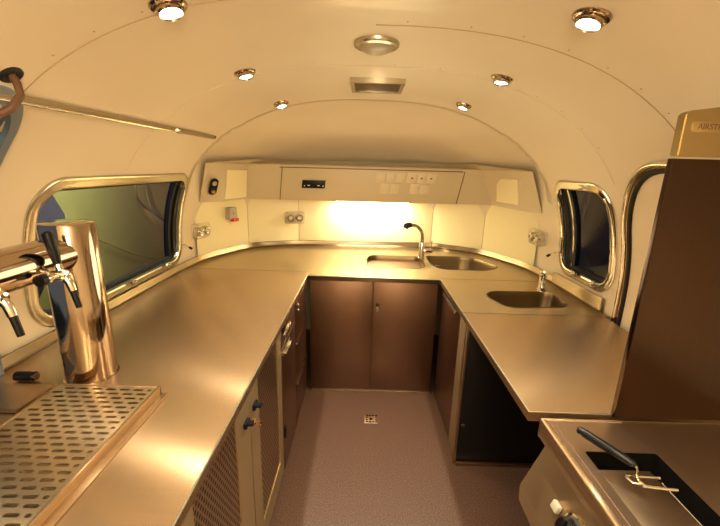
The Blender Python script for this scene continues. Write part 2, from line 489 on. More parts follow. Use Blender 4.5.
# ------------------------------------------------------------------ entrance door on the right
dr = empty('door_1', (1.25, 1.3, 0), kind='structure')
path = [(1.79, .02), (1.79, .3), (1.79, .6), (1.79, .8), (1.79, .95)]
path += [(1.79, 1.0+.05*i) for i in range(7)]
for i in range(1, 13):
    a = PI/2*i/12; path.append((1.79-.34+.34*math.cos(a), 1.32+.345*math.sin(a)))
path += [(1.43-.02*i, 1.665) for i in range(3)]
for i in range(1, 13):
    a = PI/2*i/12; path.append((1.39-.28*math.sin(a), 1.385+.28*math.cos(a)))
path += [(1.11, 1.35-.07*i) for i in range(19)]
mb = MB()
def shp(P, h, s=1): return [S(y, z, s)+SN(y, z, s)*h for y, z in P]
def inset(P, d):
    out = []
    for i, (y, z) in enumerate(P):
        a = P[max(0, i-1)]; b = P[min(len(P)-1, i+1)]; dy, dz = b[0]-a[0], b[1]-a[1]; L = math.hypot(dy, dz)
        out.append((y-dz/L*d, z+dy/L*d))
    return out
mb.tube(shp(path, .008), .014, 12); mb.done('door_frame', 'chrome', dr)
mb = MB(); mb.tube(shp(inset(path, .028), .002), .012, 8); mb.done('door_seal', 'rubber', dr)
mb = MB(); mb.tube(shp(inset(path, .016), .006), .003, 6); mb.done('door_bead', 'brass', dr)

# ------------------------------------------------------------------ lower end wall panels (flat facets)
FAC = [(-1.235, 2.70), (-1.02, 3.255), (-.60, 3.425), (.64, 3.475), (1.06, 3.265), (1.275, 2.70)]
def facets(z0, z1, inset_=0): return FAC
mb = MB()
t = bmesh.new()
rows = []
for z in (.80, 1.10, 1.345):
    rows.append([t.verts.new((x, y, z)) for x, y in FAC])
for A, B in zip(rows, rows[1:]):
    for i in range(len(A)-1): t.faces.new((A[i], A[i+1], B[i+1], B[i]))
mb.merge(t); o = mb.done('wall_front', 'cream_low', smooth=10); tag(o, kind='structure')
mb = MB()
for (x, y) in ((-.60,3.425), (.64,3.475), (-1.02,3.255), (1.06,3.265)): mb.box((x-.0016, y-.004, .93), (x+.0016, y+.002, 1.34))
tag(mb.done('trim_4', 'seam', smooth=0), kind='structure')

# ------------------------------------------------------------------ worktops
def xwall(side, Y, g=.012):
    return CX+side*(halfw(Y, .92)-g)
ZT, TH = .90, .035
xL, xR = -.372, .530
# seams between the tops
YSL, YSR, YSR2 = 2.50, 2.42, 1.82
def wallpath_left(ya, yb, n=14): return [(xwall(-1, ya+(yb-ya)*i/n), ya+(yb-ya)*i/n) for i in range(n+1)]
def facet_x(side, Y):
    pts = FAC[:3] if side < 0 else FAC[::-1][:3]
    for a, b in zip(pts, pts[1:]):
        if a[1] <= Y <= b[1]: return a[0]+(b[0]-a[0])*(Y-a[1])/(b[1]-a[1])
    return pts[0][0]
def inner_x(side, Y):
    w = xwall(side, Y)
    if Y > 2.70:
        f = facet_x(side, Y); return max(w, f+.004) if side < 0 else min(w, f-.004)
    return w
# smooth plan curve of the end worktop's rear edge
def rear_curve():
    P = [(inner_x(-1, YSL), YSL), (-1.225, 2.72), (-1.15, 2.93), (-1.00, 3.21), (-.80, 3.335), (-.58, 3.41), (0, 3.437), (.62, 3.46), (.82, 3.37), (1.03, 3.23), (1.19, 2.93), (1.262, 2.72), (inner_x(1, YSR), YSR)]
    out = []
    for i in range(len(P)-1):
        p0 = Vector(P[max(0,i-1)]); p1 = Vector(P[i]); p2 = Vector(P[i+1]); p3 = Vector(P[min(len(P)-1,i+2)])
        for k in range(5):
            t = k/5
            q = .5*((2*p1)+(-p0+p2)*t+(2*p0-5*p1+4*p2-p3)*t*t+(-p0+3*p1-3*p2+p3)*t**3)
            out.append((q.x, q.y))
    out.append(P[-1]); return out
REAR = rear_curve()
def upstand(P, side_sign, name, parent, h=.042, th=.010, mt='steel_up'):
    """thin folded upstand that follows plan path P; coved foot"""
    N = len(P); R = []
    for i in range(N):
        a = Vector(P[max(0,i-1)]); b = Vector(P[min(N-1,i+1)]); d = (b-a).normalized(); n = Vector((d.y, -d.x))*side_sign
        p = Vector(P[i])
        ring = []
        for (o, z) in ((.002, ZT), (.022, ZT+.0015), (.017, ZT+.004), (.013, ZT+.010), (.012, ZT+h-.004), (.010, ZT+h), (.002, ZT+h), (.0, ZT+h-.004)):
            ring.append((p.x+n.x*o, p.y+n.y*o, z))
        R.append(ring)
    mb = MB(); mb.rings(R, cap0=True, cap1=True); return mb.done(name, mt, parent, smooth=40)
def lip(pts, name, parent):
    mb = MB(); mb.tube([(x, y, ZT-.004) for x, y in pts], .0045, 8); return mb.done(name, 'alu', parent)

# end worktop with two sinks
SINK1 = [(.045, 2.665), (.415, 2.665), (.47, 2.76), (.47, 3.03), (.42, 3.08), (.07, 3.06), (.035, 3.0)]
SINK2 = [(.60, 2.665), (.93, 2.665), (1.05, 2.78), (.93, 3.05), (.85, 3.09), (.54, 3.09), (.53, 2.99), (.54, 2.75)]
SINK3 = [(.79, 2.185), (.735, 2.09), (.79, 1.93), (.84, 1.905), (1.12, 1.935), (1.165, 2.0), (1.175, 2.17), (1.13, 2.20)]
SINK1 = [(.04, 2.665), (.44, 2.665), (.48, 2.78), (.48, 3.06), (.06, 3.06), (.03, 2.9)]
def ccw(P):
    A = sum(P[i][0]*P[(i+1) % len(P)][1]-P[(i+1) % len(P)][0]*P[i][1] for i in range(len(P)))
    return P if A > 0 else P[::-1]
S1 = rpoly(ccw(SINK1), .07, 6); S2 = rpoly(ccw(SINK2), .07, 6); S3 = rpoly(ccw(SINK3), .06, 6)
def sheet(name, outer, holes, mt, parent, th=TH):
    b = plate(outer, holes, ZT-th, ZT); mb = MB(); mb.merge(b); return mb.done(name, mt, parent, smooth=0)
wt = empty('worktop', (0, 2.9, .9), 'curved stainless steel worktop across the far end holding two sinks', 'worktop')
outer = ccw(REAR+[(xR, YSR), (xR, 2.405), (xL, 2.405+.02), (xL, YSL)])
sheet('top_sheet', outer, [S1, S2], 'steel', wt)
upstand(REAR, 1, 'upstand', wt)
lip([(xL, 2.42), (xR, 2.405)], 'front_lip', wt)
def basin(P, depth, root, drain, piece='bowl'):
    c = Vector((sum(p[0] for p in P)/len(P), sum(p[1] for p in P)/len(P)))
    R = []
    for s, z in ((1.035, ZT+.0012), (1.0, ZT+.0018), (.985, ZT-.006), (.97, ZT-.03), (.93, ZT-depth+.03), (.88, ZT-depth+.006), (.78, ZT-depth), (.10, ZT-depth-.004)):
        R.append([(c.x+(x-c.x)*s, c.y+(y-c.y)*s, z) for x, y in P])
    mb = MB(); mb.rings(R, cap1=True); mb.done(piece, 'steel_bowl', root, smooth=40)
    mb = MB(); mb.lathe([(0,.003),(.018,.003),(.024,.005),(.032,.004),(.034,0)], Matrix.Translation((drain[0], drain[1], ZT-depth)), 20); mb.done('drain', 'chrome', root)
s1 = empty('sink', (.26, 2.87, .9), 'rectangular steel sink bowl left of the tall black-headed tap', 'sink'); basin(S1, .15, s1, (.30, 2.80))
s2 = empty('sink', (.77, 2.87, .9), 'steel sink bowl with one slanted end right of the tall tap', 'sink'); basin(S2, .15, s2, (.66, 2.86))
s3 = empty('sink', (.97, 2.05, .9), 'small steel hand basin nearest the right window', 'sink'); basin(S3, .13, s3, (.97, 2.05))
for root, (x, y) in ((s1, (.36, 2.96)), (s2, (.62, 2.97))):
    mb = MB(); mb.lathe([(0,.1),(.012,.1),(.013,.095),(.013,0)], Matrix.Translation((x, y, ZT-.155)), 14); mb.box((x-.022, y-.006, ZT-.062), (x+.022, y+.006, ZT-.052), .002); mb.done('standpipe', 'chrome', root)

# left worktop
LP = wallpath_left(-.9, YSL-.004, 24)
LP[-1] = (inner_x(-1, YSL), YSL-.004)
wt2 = empty('worktop', (-.8, 1.2, .9), 'long stainless steel worktop under the left window holding the beer tower', 'worktop')
sheet('top_sheet', ccw(LP+[(xL, YSL-.004), (xL, -.9)]), [], 'steel_y', wt2)
upstand(LP, 1, 'upstand', wt2)
lip([(xL, -.9), (xL, YSL-.01)], 'front_lip', wt2)
# right worktop with basin and the nearest right worktop
RP = [(xwall(1, y), y) for y in [YSR-.004-(YSR-YSR2)*i/8 for i in range(9)]]
wt3 = empty('worktop', (.9, 2.1, .9), 'short stainless steel worktop below the right window with a hand basin', 'worktop')
sheet('top_sheet', ccw(RP+[(xR, RP[-1][1]), (xR, RP[0][1])]), [S3], 'steel', wt3)
upstand(RP[:-1], 1, 'upstand', wt3, h=.072)
lip([(xR, RP[0][1]), (xR, RP[-1][1])], 'front_lip', wt3)
wt4 = empty('worktop', (.9, 1.4, .9), 'stainless steel worktop on the right between the door and the fryer', 'worktop')
yN0, yN1 = 1.008, YSR2-.008
RN = [(xwall(1, yN1-(yN1-yN0)*i/8, .045), yN1-(yN1-yN0)*i/8) for i in range(9)]
sheet('top_sheet', ccw(RN+[(xR, yN0), (xR, yN1)]), [], 'steel_y', wt4)
lip([(xR, yN1), (xR, yN0), (.80, yN0)], 'front_lip', wt4)
mb = MB(); mb.box((xR, YSR2-.0055, ZT-.03), (1.27, YSR2-.0045+.0015, ZT+.0012)); mb.done('joint_strip', 'alu', wt4, smooth=0)

# ------------------------------------------------------------------ cabinets
# end cabinet: two brown doors
YC = 2.445
cb = empty('base_cabinet', (.08, YC, 0), 'wide brown steel cabinet with two doors under the far sinks', 'cabinet')
mb = MB(); mb.box((xL+.02, YC+.02, .02), (xR-.02, 3.1, ZT-TH-.001)); mb.done('carcass', 'steel_dark', cb, smooth=0)
for nm, x0, x1 in (('door', xL+.012, .076), ('door', .082, xR-.006)):
    mb = MB(); mb.box((x0, YC, .018), (x1, YC+.018, ZT-TH-.012), .002); d = mb.done(nm, 'steel_dark', cb)
    if x0 > 0:
        mb = MB(); mb.lathe([(0,.008),(.009,.008),(.012,.004),(.012,0)], Matrix.Translation((.112, YC-.0005, .69)) @ Matrix.Rotation(PI/2, 4, 'X'), 18); L = mb.done('lock', 'black', d)
mb = MB(); mb.box((xL+.0, YC-.002, ZT-TH-.010), (xR, YC+.02, ZT-TH-.001)); mb.done('top_rail', 'steel_dark', cb, smooth=0)
mb = MB(); mb.box((xL+.02, YC-.006, 0), (xR, YC+.018, .014), .002); mb.done('plinth', 'steel_v', cb, smooth=0)
ky = empty('key', (.112, YC-.012, .69), 'small steel key hanging in the lock of the far brown cabinet', 'key')
mb = MB(); mb.box((.1105, YC-.028, .688), (.1135, YC-.009, .692)); mb.box((.103, YC-.032, .655), (.121, YC-.028, .683), .0015); mb.tube([(.112+.008*math.cos(a*PI/6), YC-.030, .644+.011*math.sin(a*PI/6)) for a in range(12)], .0016, 6, closed=True)
mb.done('key_blade', 'chrome', ky)

# right corner cabinet: face towards the aisle, dark end panel towards the camera
cr = empty('base_cabinet', (.56, 2.1, 0), 'cabinet under the hand basin with a tall door and black end panel', 'cabinet')
XC = .556
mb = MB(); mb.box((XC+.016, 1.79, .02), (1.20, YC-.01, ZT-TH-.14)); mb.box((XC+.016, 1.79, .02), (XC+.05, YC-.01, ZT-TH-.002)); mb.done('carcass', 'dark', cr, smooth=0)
mb = MB(); mb.box((XC-.003, 1.797, .018), (XC+.014, 1.935, ZT-TH-.006), .002); mb.done('reflection_strip', 'door_metal', cr)  # lighter strip: a reflection on the cabinet face put into the metal colour
mb = MB(); mb.box((XC-.002, 1.94, .018), (XC+.015, YC-.022, ZT-TH-.02), .002); d = mb.done('door', 'steel_dark', cr)
mb = MB(); mb.box((XC-.022, 2.0, ZT-.075), (XC-.002, 2.33, ZT-.062), .003); mb.box((XC-.022, 2.0, ZT-.085), (XC-.017, 2.33, ZT-.07), .002); mb.done('handle', 'alu', d)
mb = MB(); mb.box((XC-.004, 1.775, .0), (1.21, 1.79, ZT-TH-.002), .001); e = mb.done('end_panel', 'black', cr)
mb = MB(); mb.box((XC-.012, 1.771, .0), (XC+.004, 1.795, ZT-TH-.002), .002); mb.done('corner_post', 'steel_v', cr)
mb = MB(); mb.lathe([(0,.006),(.010,.006),(.012,0)], Matrix.Translation((XC+.025, 1.776, .25)) @ Matrix.Rotation(PI/2, 4, 'X'), 14); mb.done('screw_cap', 'steel_dark', cr)
mb = MB(); mb.box((XC, 1.755, 0), (1.20, 1.772, .02), .002); mb.done('floor_strip', 'steel_dark', cr)

# left run: two perforated door units, dark fridge unit, drawer column
XF = xL-.012
def perf_unit(y0, y1, label, py0, py1, lat, yl):
    root = empty('base_cabinet', (XF, (y0+y1)/2, 0), label, 'cabinet')
    mb = MB(); mb.box((-1.0, y0, .06), (XF-.02, y1, ZT-TH-.002)); mb.box((-1.0, y0, 0), (XF-.05, y1, .06)); mb.done('carcass', 'steel_dark', root, smooth=0)
    pz0, pz1 = .16, ZT-.055
    R = rrect(y0+.003, .055, y1-.003, ZT-TH-.004, .003, 2); H = rrect(py0, pz0, py1, pz1, .004, 2)
    mx = Matrix(((0,0,1,0),(1,0,0,0),(0,1,0,0),(0,0,0,1)))
    b = plate(R, [H], XF-.018, XF, mx); mb = MB(); mb.merge(b); d = mb.done('door', 'door_metal', root, smooth=0)
    mb = MB(); mb.box((XF-.010, py0-.004, pz0-.004), (XF-.005, py1+.004, pz1+.004)); mb.done('perforated_panel', 'perf', d, smooth=0)
    for y, z in lat:
        mb = MB(); mb.box((XF, y-.020, z-.010), (XF+.012, y+.020, z+.012), .003); mb.box((XF+.008, y-.014, z-.002), (XF+.030, y+.010, z+.008), .003); mb.done('latch', 'navy', d)
    if yl:
        mb = MB(); mb.lathe([(0,.008),(.009,.008),(.011,.004),(.011,0)], Matrix.Translation((XF, yl[0], yl[1])) @ Matrix.Rotation(PI/2, 4, 'Y'), 16); mb.done('lock', 'brass', d)
    return root
perf_unit(.30, 1.135, 'cabinet with coarse perforated door nearest the camera on the left', .70, 1.00, [(1.085, .762)], None)
perf_unit(1.14, 1.635, 'cabinet with perforated door and brass lock in the middle of the left run', 1.245, 1.56, [(1.185, .762)], (1.175, .70))
kk = empty('key', (XF+.01, 1.175, .70), 'brass key hanging in the left perforated cabinet door', 'key')
mb = MB(); mb.box((XF+.006, 1.173, .6985), (XF+.026, 1.177, .7015)); mb.tube([(XF+.024, 1.175+.011*math.cos(a*PI/6), .690+.011*math.sin(a*PI/6)) for a in range(12)], .0025, 6, closed=True); mb.box((XF+.022, 1.170, .640), (XF+.025, 1.180, .680), .001); mb.done('key_blade', 'brass', kk)
# fridge
fr = empty('undercounter_fridge', (XF, 1.82, 0), 'dark brown undercounter fridge with a bright top handle in the left run', 'fridge')
mb = MB(); mb.box((-1.0, 1.64, .03), (XF-.02, 1.995, ZT-TH-.002)); mb.done('body', 'steel_dark', fr, smooth=0)
mb = MB(); mb.box((XF-.018, 1.645, .04), (XF+.002, 1.99, .742), .003); d = mb.done('door', 'steel_dark', fr)
mb = MB(); mb.box((XF-.018, 1.645, .748), (XF+.002, 1.99, ZT-TH-.004), .002); mb.done('fascia', 'steel_v', fr)
mb = MB(); mb.box((XF, 1.66, .715), (XF+.022, 1.80, .721), .002); mb.box((XF, 1.66, .700), (XF+.006, 1.84, .721), .002); mb.done('handle', 'alu', d)
mb = MB(); mb.box((XF, 1.70, .79), (XF+.010, 1.86, .80), .002); mb.done('trim_bar', 'alu', fr)
mb = MB(); mb.box((XF, 1.648, .235), (XF+.012, 1.672, .30), .004); mb.done('hinge_cap', 'black', d)
mb = MB(); mb.box((XF, 1.648, .825), (XF+.012, 1.69, .862), .003); mb.done('plug_socket', 'black', fr)
# drawers
dw = empty('drawer_cabinet', (XF, 2.2, 0), 'brown drawer cabinet with a lock in the far left corner', 'cabinet')
mb = MB(); mb.box((-1.0, 2.0, .03), (XF-.02, YC-.005, ZT-TH-.002)); mb.done('carcass', 'steel_dark', dw, smooth=0)
for i, (z0, z1) in enumerate(((.60, ZT-TH-.006), (.33, .594), (.045, .324))):
    mb = MB(); mb.box((XF-.018, 2.006, z0), (XF+.0, YC-.03, z1), .003); d = mb.done('drawer', 'steel_dark', dw)
    if i == 0:
        for zz in (.80, .765):
            mb = MB(); mb.lathe([(0,.006),(.007,.006),(.009,0)], Matrix.Translation((XF, 2.12, zz)) @ Matrix.Rotation(PI/2, 4, 'Y'), 14); mb.done('lock', 'chrome', d)
    mb = MB(); mb.box((XF, 2.02, z1-.012), (XF+.012, YC-.05, z1-.004), .002); mb.done('handle', 'steel_dark', d)

# floor drain
fd = empty('floor_drain', (.085, 2.13, 0), 'small square slotted metal drain set in the brown floor', 'drain')
mb = MB(); mb.box((.04, 2.085, 0), (.13, 2.175, .003), .001); mb.done('plate', 'alu', fd)
mb = MB()
for i in range(4):
    for j in range(4):
        if (i in (1,2)) and (j in (1,2)): continue
        x = .052+i*.021; y = 2.097+j*.021; mb.box((x-.001, y, .0028), (x+.013, y+.010, .0036), 0, None)
mb.box((.075, 2.12, .0028), (.095, 2.14, .0036), 0, Matrix.Translation((.085,2.13,0)) @ Matrix.Rotation(PI/4, 4, 'Z') @ Matrix.Translation((-.085,-2.13,0)))
mb.done('slots', 'dark', fd, smooth=0)

# ------------------------------------------------------------------ overhead unit along the end wall
ZU0, ZU1 = 1.335, 1.605
TOPP = [(-1.10, 2.61), (-1.035, 2.84), (-.945, 3.08), (1.03, 3.13), (1.115, 2.76), (1.15, 2.60)]
def offs(P, d):
    """mitred offset of an open plan path towards the end wall"""
    out = []
    for i in range(len(P)):
        ns = []
        for a, b in ((i-1, i), (i, i+1)):
            if a < 0 or b >= len(P): continue
            v = (Vector(P[b])-Vector(P[a])).normalized(); ns.append(Vector((-v.y, v.x)))
        n = sum(ns, Vector((0,0))); n = n/n.length; k = 1/max(.4, n.dot(ns[0]))
        out.append((P[i][0]+n.x*d*k, P[i][1]+n.y*d*k))
    return out
def uring(P, z):
    f = list(P)
    lo = CX-halfw(f[0][1], z)+.004; hi = CX+halfw(f[-1][1], z)-.004
    f[0] = (lo, f[0][1]); f[-1] = (hi, f[-1][1])
    out = []
    for i in range(25):
        t = i/24; a = (1-t)*f[-1][1]+t*3.47
        out.append((min(hi, CX+max(.05, halfw(a, z)-.012)), a))
    ol = []
    for i in range(25):
        t = i/24; a = (1-t)*3.47+t*f[0][1]
        ol.append((max(lo, CX-max(.05, halfw(a, z)-.012)), a))
    def ZZ(x, y): return z if z <= ZU1+.012 else ZU1+.012+(z-ZU1-.012)*min(1, max(0, (1.12-abs(x-CX))/.25))
    return [(x, y, ZZ(x, y)) for x, y in f]+[(x, y, ZZ(x, y)) for x, y in out[1:]]+[(x, y, ZZ(x, y)) for x, y in ol[:-1]]
BOTP = offs(TOPP, .055); BOTP[0] = (BOTP[0][0], 2.73); BOTP[-1] = (BOTP[-1][0], 2.64)
ov = empty('overhead_unit', (0, 3.1, 1.33), 'long cream overhead unit with angled corners spanning the far end wall', 'overhead unit')
rb_, rt_ = uring(BOTP, ZU0), uring(TOPP, ZU1+.012)
mb = MB(); mb.rings([rb_, rt_, uring(offs(TOPP, .012), ZU1+.026), uring(offs(TOPP, .05), ZU1+.040), uring(offs(TOPP, .13), ZU1+.058)], cap0=True, cap1=True); mb.done('body', 'cream', ov, smooth=22)
# fascia plane helper: point at x, fraction t up the sloped front
fb0, fb1, ft0, ft1 = [Vector((p[0], p[1], z)) for p, z in ((BOTP[2],ZU0),(BOTP[3],ZU0),(TOPP[2],ZU1+.012),(TOPP[3],ZU1+.012))]
fx = (fb1-fb0).normalized(); fz = (ft0-fb0).normalized(); fn = fx.cross(fz).normalized()
if fn.y > 0: fn = -fn
def FP(x, z, h=0):
    t = (z-ZU0)/(ZU1+.012-ZU0); p = fb0.lerp(ft0, t); p = p+fx*((x-p.x)/fx.x); return p+fn*h
def fbox(x0, x1, z0, z1, h0, h1, bev=.001):
    q = Matrix((fx, fz, fn)).transposed().to_4x4()
    c = FP((x0+x1)/2, (z0+z1)/2); q.translation = c
    a = (x1-x0)/2; b = (z1-z0)/2*(1/fz.z)
    if q.determinant() < 0: pass
    mb = MB(); mb.box((-a, -b, h0), (a, b, h1), bev, q); return mb
d = fbox(-.685, .79, ZU0+.004, ZU1-.006, -.004, .006, .001).done('flap_door', 'cream', ov)
for (a, b, c, e) in ((-.690,-.684,ZU0+.002,ZU1-.003), (.789,.796,ZU0+.002,ZU1-.003), (-.690,.796,ZU1-.007,ZU1-.001)):
    fbox(a, b, c, e, -.002, .0068, 0).done('shadow_gap', 'brown', ov, smooth=0)
# black control unit
cu = empty('control_unit', FP(-.42, 1.475), 'small black digital control unit on the left of the overhead flap', 'control unit')
fbox(-.515, -.325, 1.440, 1.505, .006, .014, .003).done('bezel', 'black', cu)
fbox(-.480, -.36, 1.458, 1.488, .014, .016, .001).done('display', 'navy', cu)
for x in (-.497, -.345): fbox(x-.006, x+.006, 1.452, 1.464, .014, .017, .001).done('button', 'chrome', cu)
for x in (-.46, -.38): fbox(x-.010, x+.010, 1.461, 1.467, .016, .0175, .0005).done('marking', 'white', cu)
# switch plates
def plates(name, n, x0, z0, z1, w, label, cat, neon=False, group=None):
    root = empty(name, FP(x0+n*w/2, (z0+z1)/2), label, cat)
    fbox(x0-.004, x0+n*w+.004, z0-.004, z1+.004, .006, .010, .001).done('frame_plate', 'plate', root)
    for i in range(n):
        a = x0+i*w
        r = fbox(a+.004, a+w-.003, z0+.003, z1-.003, .010, .015, .003).done('rocker', 'plate', root)
        fbox(a-.0, a+.002, z0, z1, .010, .0112, 0).done('gap', 'grey', root, smooth=0) if i else None
        if neon: fbox(a+w/2-.008, a+w/2+.008, (z0+z1)/2-.006, (z0+z1)/2+.006, .015, .017, .001).done('indicator', 'led', r)
    return root
plates('light_switch', 3, .09, 1.505, 1.58, .078, 'upper left set of three plain cream rocker switches', 'switch')
plates('indicator_switch', 3, .345, 1.505, 1.58, .078, 'set of three cream switches with red indicator dots', 'switch', True)
plates('power_socket', 2, .128, 1.415, 1.490, .076, 'lower left pair of cream plates under three plain switches', 'socket')
plates('power_socket', 2, .375, 1.415, 1.490, .076, 'lower right pair of cream plates under the red-dot switches', 'socket')
# square speaker covers on the angled corners
def quadface(pb0, pb1, pt0, pt1, u0, u1, v0, v1, h0, h1, bev=.003):
    pb0, pb1, pt0, pt1 = map(Vector, (pb0, pb1, pt0, pt1))
    n = (pb1-pb0).cross(pt0-pb0).normalized()
    if n.y > 0: n = -n
    def Q(u, v, h): return (pb0.lerp(pb1, u)).lerp(pt0.lerp(pt1, u), v)+n*h
    t = bmesh.new(); V = [t.verts.new(Q(u, v, h)) for h in (h0, h1) for (u, v) in ((u0,v0),(u1,v0),(u1,v1),(u0,v1))]
    for f in ((0,1,2,3),(4,5,6,7),(0,1,5,4),(1,2,6,5),(2,3,7,6),(3,0,4,7)): t.faces.new([V[i] for i in f])
    bmesh.ops.recalc_face_normals(t, faces=t.faces[:])
    if bev: bmesh.ops.bevel(t, geom=t.edges[:], offset=bev, segments=2, affect='EDGES')
    mb = MB(); mb.merge(t); return mb
FB = [(x, y, ZU0) for x, y in BOTP]; FT = [(x, y, ZU1+.012) for x, y in TOPP]
FB[0] = tuple(rb_[0]); FB[-1] = tuple(rb_[5]); FT[0] = tuple(rt_[0]); FT[-1] = tuple(rt_[5])
quadface(FB[1],FB[2],FT[1],FT[2],.06,.94,.06,.84,-.001,.010).done('speaker_cover', 'cream_low', ov)
quadface(FB[3],FB[4],FT[3],FT[4],.22,.92,.14,.80,-.001,.010).done('speaker_cover', 'cream_low', ov)

# LED light bar under the overhead unit
lb = empty('light_bar', (.06, 3.34, 1.33), 'glowing white light bar under the overhead unit above the sinks', 'light')
mb = MB(); mb.box((-.27, 3.32, 1.318), (.42, 3.38, 1.334), .003); mb.done('housing', 'white', lb)
mb = MB(); mb.box((-.255, 3.315, 1.304), (.40, 3.375, 1.317), .004); mb.done('diffuser', 'tube_glow', lb)

# black oval device on the left corner cheek
bo = empty('wall_sensor', (-1.165, 2.70, 1.44), 'black oval socket on the left cheek of the overhead unit', 'socket')
pc = Vector(FB[0]).lerp(Vector(FB[1]), .5).lerp(Vector(FT[0]).lerp(Vector(FT[1]), .5), .42)
nn = (Vector(FB[1])-Vector(FB[0])).cross(Vector(FT[0])-Vector(FB[0])).normalized()
if nn.y > 0: nn = -nn
bo.location = pc
q = nn.to_track_quat('Z', 'Y').to_matrix().to_4x4(); q.translation = pc
# force local y upwards
zx = nn; yx = (Vector((0,0,1))-zx*zx.z).normalized(); xx = yx.cross(zx)
q = Matrix((xx, yx, zx)).transposed().to_4x4(); q.translation = pc
mb = MB(); mb.prism(rrect(-.030,-.068,.030,.068,.028,6), 0, .014, q, .002); mb.done('housing', 'black', bo)
for k, (yy, mt) in enumerate(((.032,'grey'), (-.004,'navy'), (-.036,'brass'))):
    mb = MB(); mb.lathe([(0,.004),(.012,.004),(.016,.006),(.018,0)], q @ Matrix.Translation((0, yy, .014)), 16); mb.done('port', mt, bo)

# ------------------------------------------------------------------ wall fittings
def frame_at(p, n):
    zx = n.normalized(); yx = (Vector((0,0,1))-zx*zx.z).normalized(); xx = yx.cross(zx)
    q = Matrix((xx, yx, zx)).transposed().to_4x4(); q.translation = p; return q
def socket(p, n, label):
    root = empty('double_socket', p, label, 'socket', None); q = frame_at(Vector(p), Vector(n))
    mb = MB(); mb.prism(rrect(-.080,-.050,.080,.050,.012,4), 0, .010, q, .001); mb.done('back_plate', 'white', root)
    mb = MB(); mb.prism(rrect(-.088,-.055,.088,.055,.016,4), .011, .048, q, .003); mb.done('clear_cover', 'clear', root)
    for x in (-.040, .040):
        mb = MB(); mb.lathe([(0,.045),(.018,.045),(.024,.062),(.030,.062),(.034,.046),(.036,.010)], q @ Matrix.Translation((x,-.002,0)), 20); mb.done('socket_ring', 'chrome', root)
        mb = MB(); mb.lathe([(0,.049),(.017,.047)], q @ Matrix.Translation((x,-.002,0)), 16); mb.done('socket_face', 'white', root)
    return root
def onwall(side, y, z): return S(y, z, side)+SN(y, z, side)*.001, SN(y, z, side)
p, n = onwall(-1, 2.735, 1.13); socket(p+n*.002, n, 'transparent double socket on the left wall just past the window')
a, b = Vector((FAC[1][0],FAC[1][1],0)), Vector((FAC[2][0],FAC[2][1],0)); nf = Vector(((b-a).y, -(b-a).x, 0)).normalized()
if nf.y > 0: nf = -nf
p = a.lerp(b, .90); p.z = 1.155; socket(p+nf*.002, nf, 'transparent double socket on the end wall left of the light bar')
p, n = onwall(1, 2.665, 1.165); socket(p+n*.002, n, 'transparent double socket on the right wall before the tall window')
# white box with red lever
a, b = Vector((FAC[0][0],FAC[0][1],0)), Vector((FAC[1][0],FAC[1][1],0)); nf2 = Vector((abs((b-a).y), -abs((b-a).x), 0)).normalized()
p = a.lerp(b, .60); p.z = 1.225; q = frame_at(p+nf2*.002, nf2)
ab = empty('alarm_switch', p, 'grey wall box with a red tab under the left corner of the overhead unit', 'alarm switch')
mb = MB(); mb.prism(rpoly([(-.048,-.045),(.048,-.045),(.040,.050),(-.040,.050)], .012, 4), 0, .050, q, .004); mb.done('housing', 'grey', ab)
mb = MB(); mb.box((-.018,-.066,.020), (.046,-.040,.062), .004, q); mb.done('red_tab', 'red', ab)
mb = MB(); mb.lathe([(0,.003),(.005,.002),(.006,0)], q @ Matrix.Translation((0,.0,.050)), 10); mb.done('screw', 'brown', ab)

# ------------------------------------------------------------------ taps
ft = empty('kitchen_tap', (.478, 3.10, .9), 'tall pull-out tap with a black spray head between the far sinks', 'tap')
B = Vector((.505, 3.125, .9))
B = Vector((.483, 3.00, .9))
ft.location = B
mb = MB(); mb.lathe([(0,0),(.030,0),(.030,.006),(.024,.010),(.022,.13),(.020,.135),(0,.135)], Matrix.Translation(B), 24)
mb.done('body', 'chrome', ft)
arc = [B+Vector((0,0,.13)), B+Vector((0,0,.17))]
for i in range(1, 11):
    a = math.radians(82*i/10); arc.append(B+Vector((-.095*(1-math.cos(a)), -.012*(1-math.cos(a)), .17+.105*math.sin(a))))
arc.append(arc[-1]+Vector((-.025,-.004,.0)))
mb = MB(); mb.tube(arc, .014, 14); mb.done('spout', 'polished', ft)
e = arc[-1]; mb = MB(); mb.tube([e+Vector((.01,0,0)), e+Vector((-.015,-.002,.001)), e+Vector((-.03,-.004,-.004)), e+Vector((-.038,-.005,-.025))], [.019,.022,.026,.022], 16); mb.done('spray_head', 'black', ft)
mb = MB(); mb.tube([B+Vector((.015,0,.065)), B+Vector((.075,-.004,.065)), B+Vector((.088,-.004,.065))], [.016,.018,.014], 14); lv = mb.done('valve', 'chrome', ft)
mb = MB(); mb.tube([B+Vector((.075,-.004,.075)), B+Vector((.079,-.004,.15))], [.005,.004], 8); mb.done('lever', 'chrome', lv)
bt = Vector((1.125, 2.235, .9))
tp = empty('basin_tap', bt, 'short chrome mixer tap behind the small hand basin', 'tap')
mb = MB(); mb.lathe([(0,0),(.027,0),(.027,.008),(.022,.012),(.021,.075),(.024,.085),(.024,.100),(0,.104)], Matrix.Translation(bt), 22); mb.done('body', 'chrome', tp)
mb = MB(); mb.tube([bt+Vector((0,-.005,.055)), bt+Vector((-.02,-.05,.062)), bt+Vector((-.035,-.085,.050)), bt+Vector((-.037,-.09,.038))], [.014,.013,.012,.011], 12); mb.done('spout', 'chrome', tp)
mb = MB(); mb.tube([bt+Vector((0,.01,.104)), bt+Vector((-.008,-.02,.118)), bt+Vector((-.022,-.055,.132))], [.018,.013,.008], 12); mb.done('lever', 'chrome', tp)

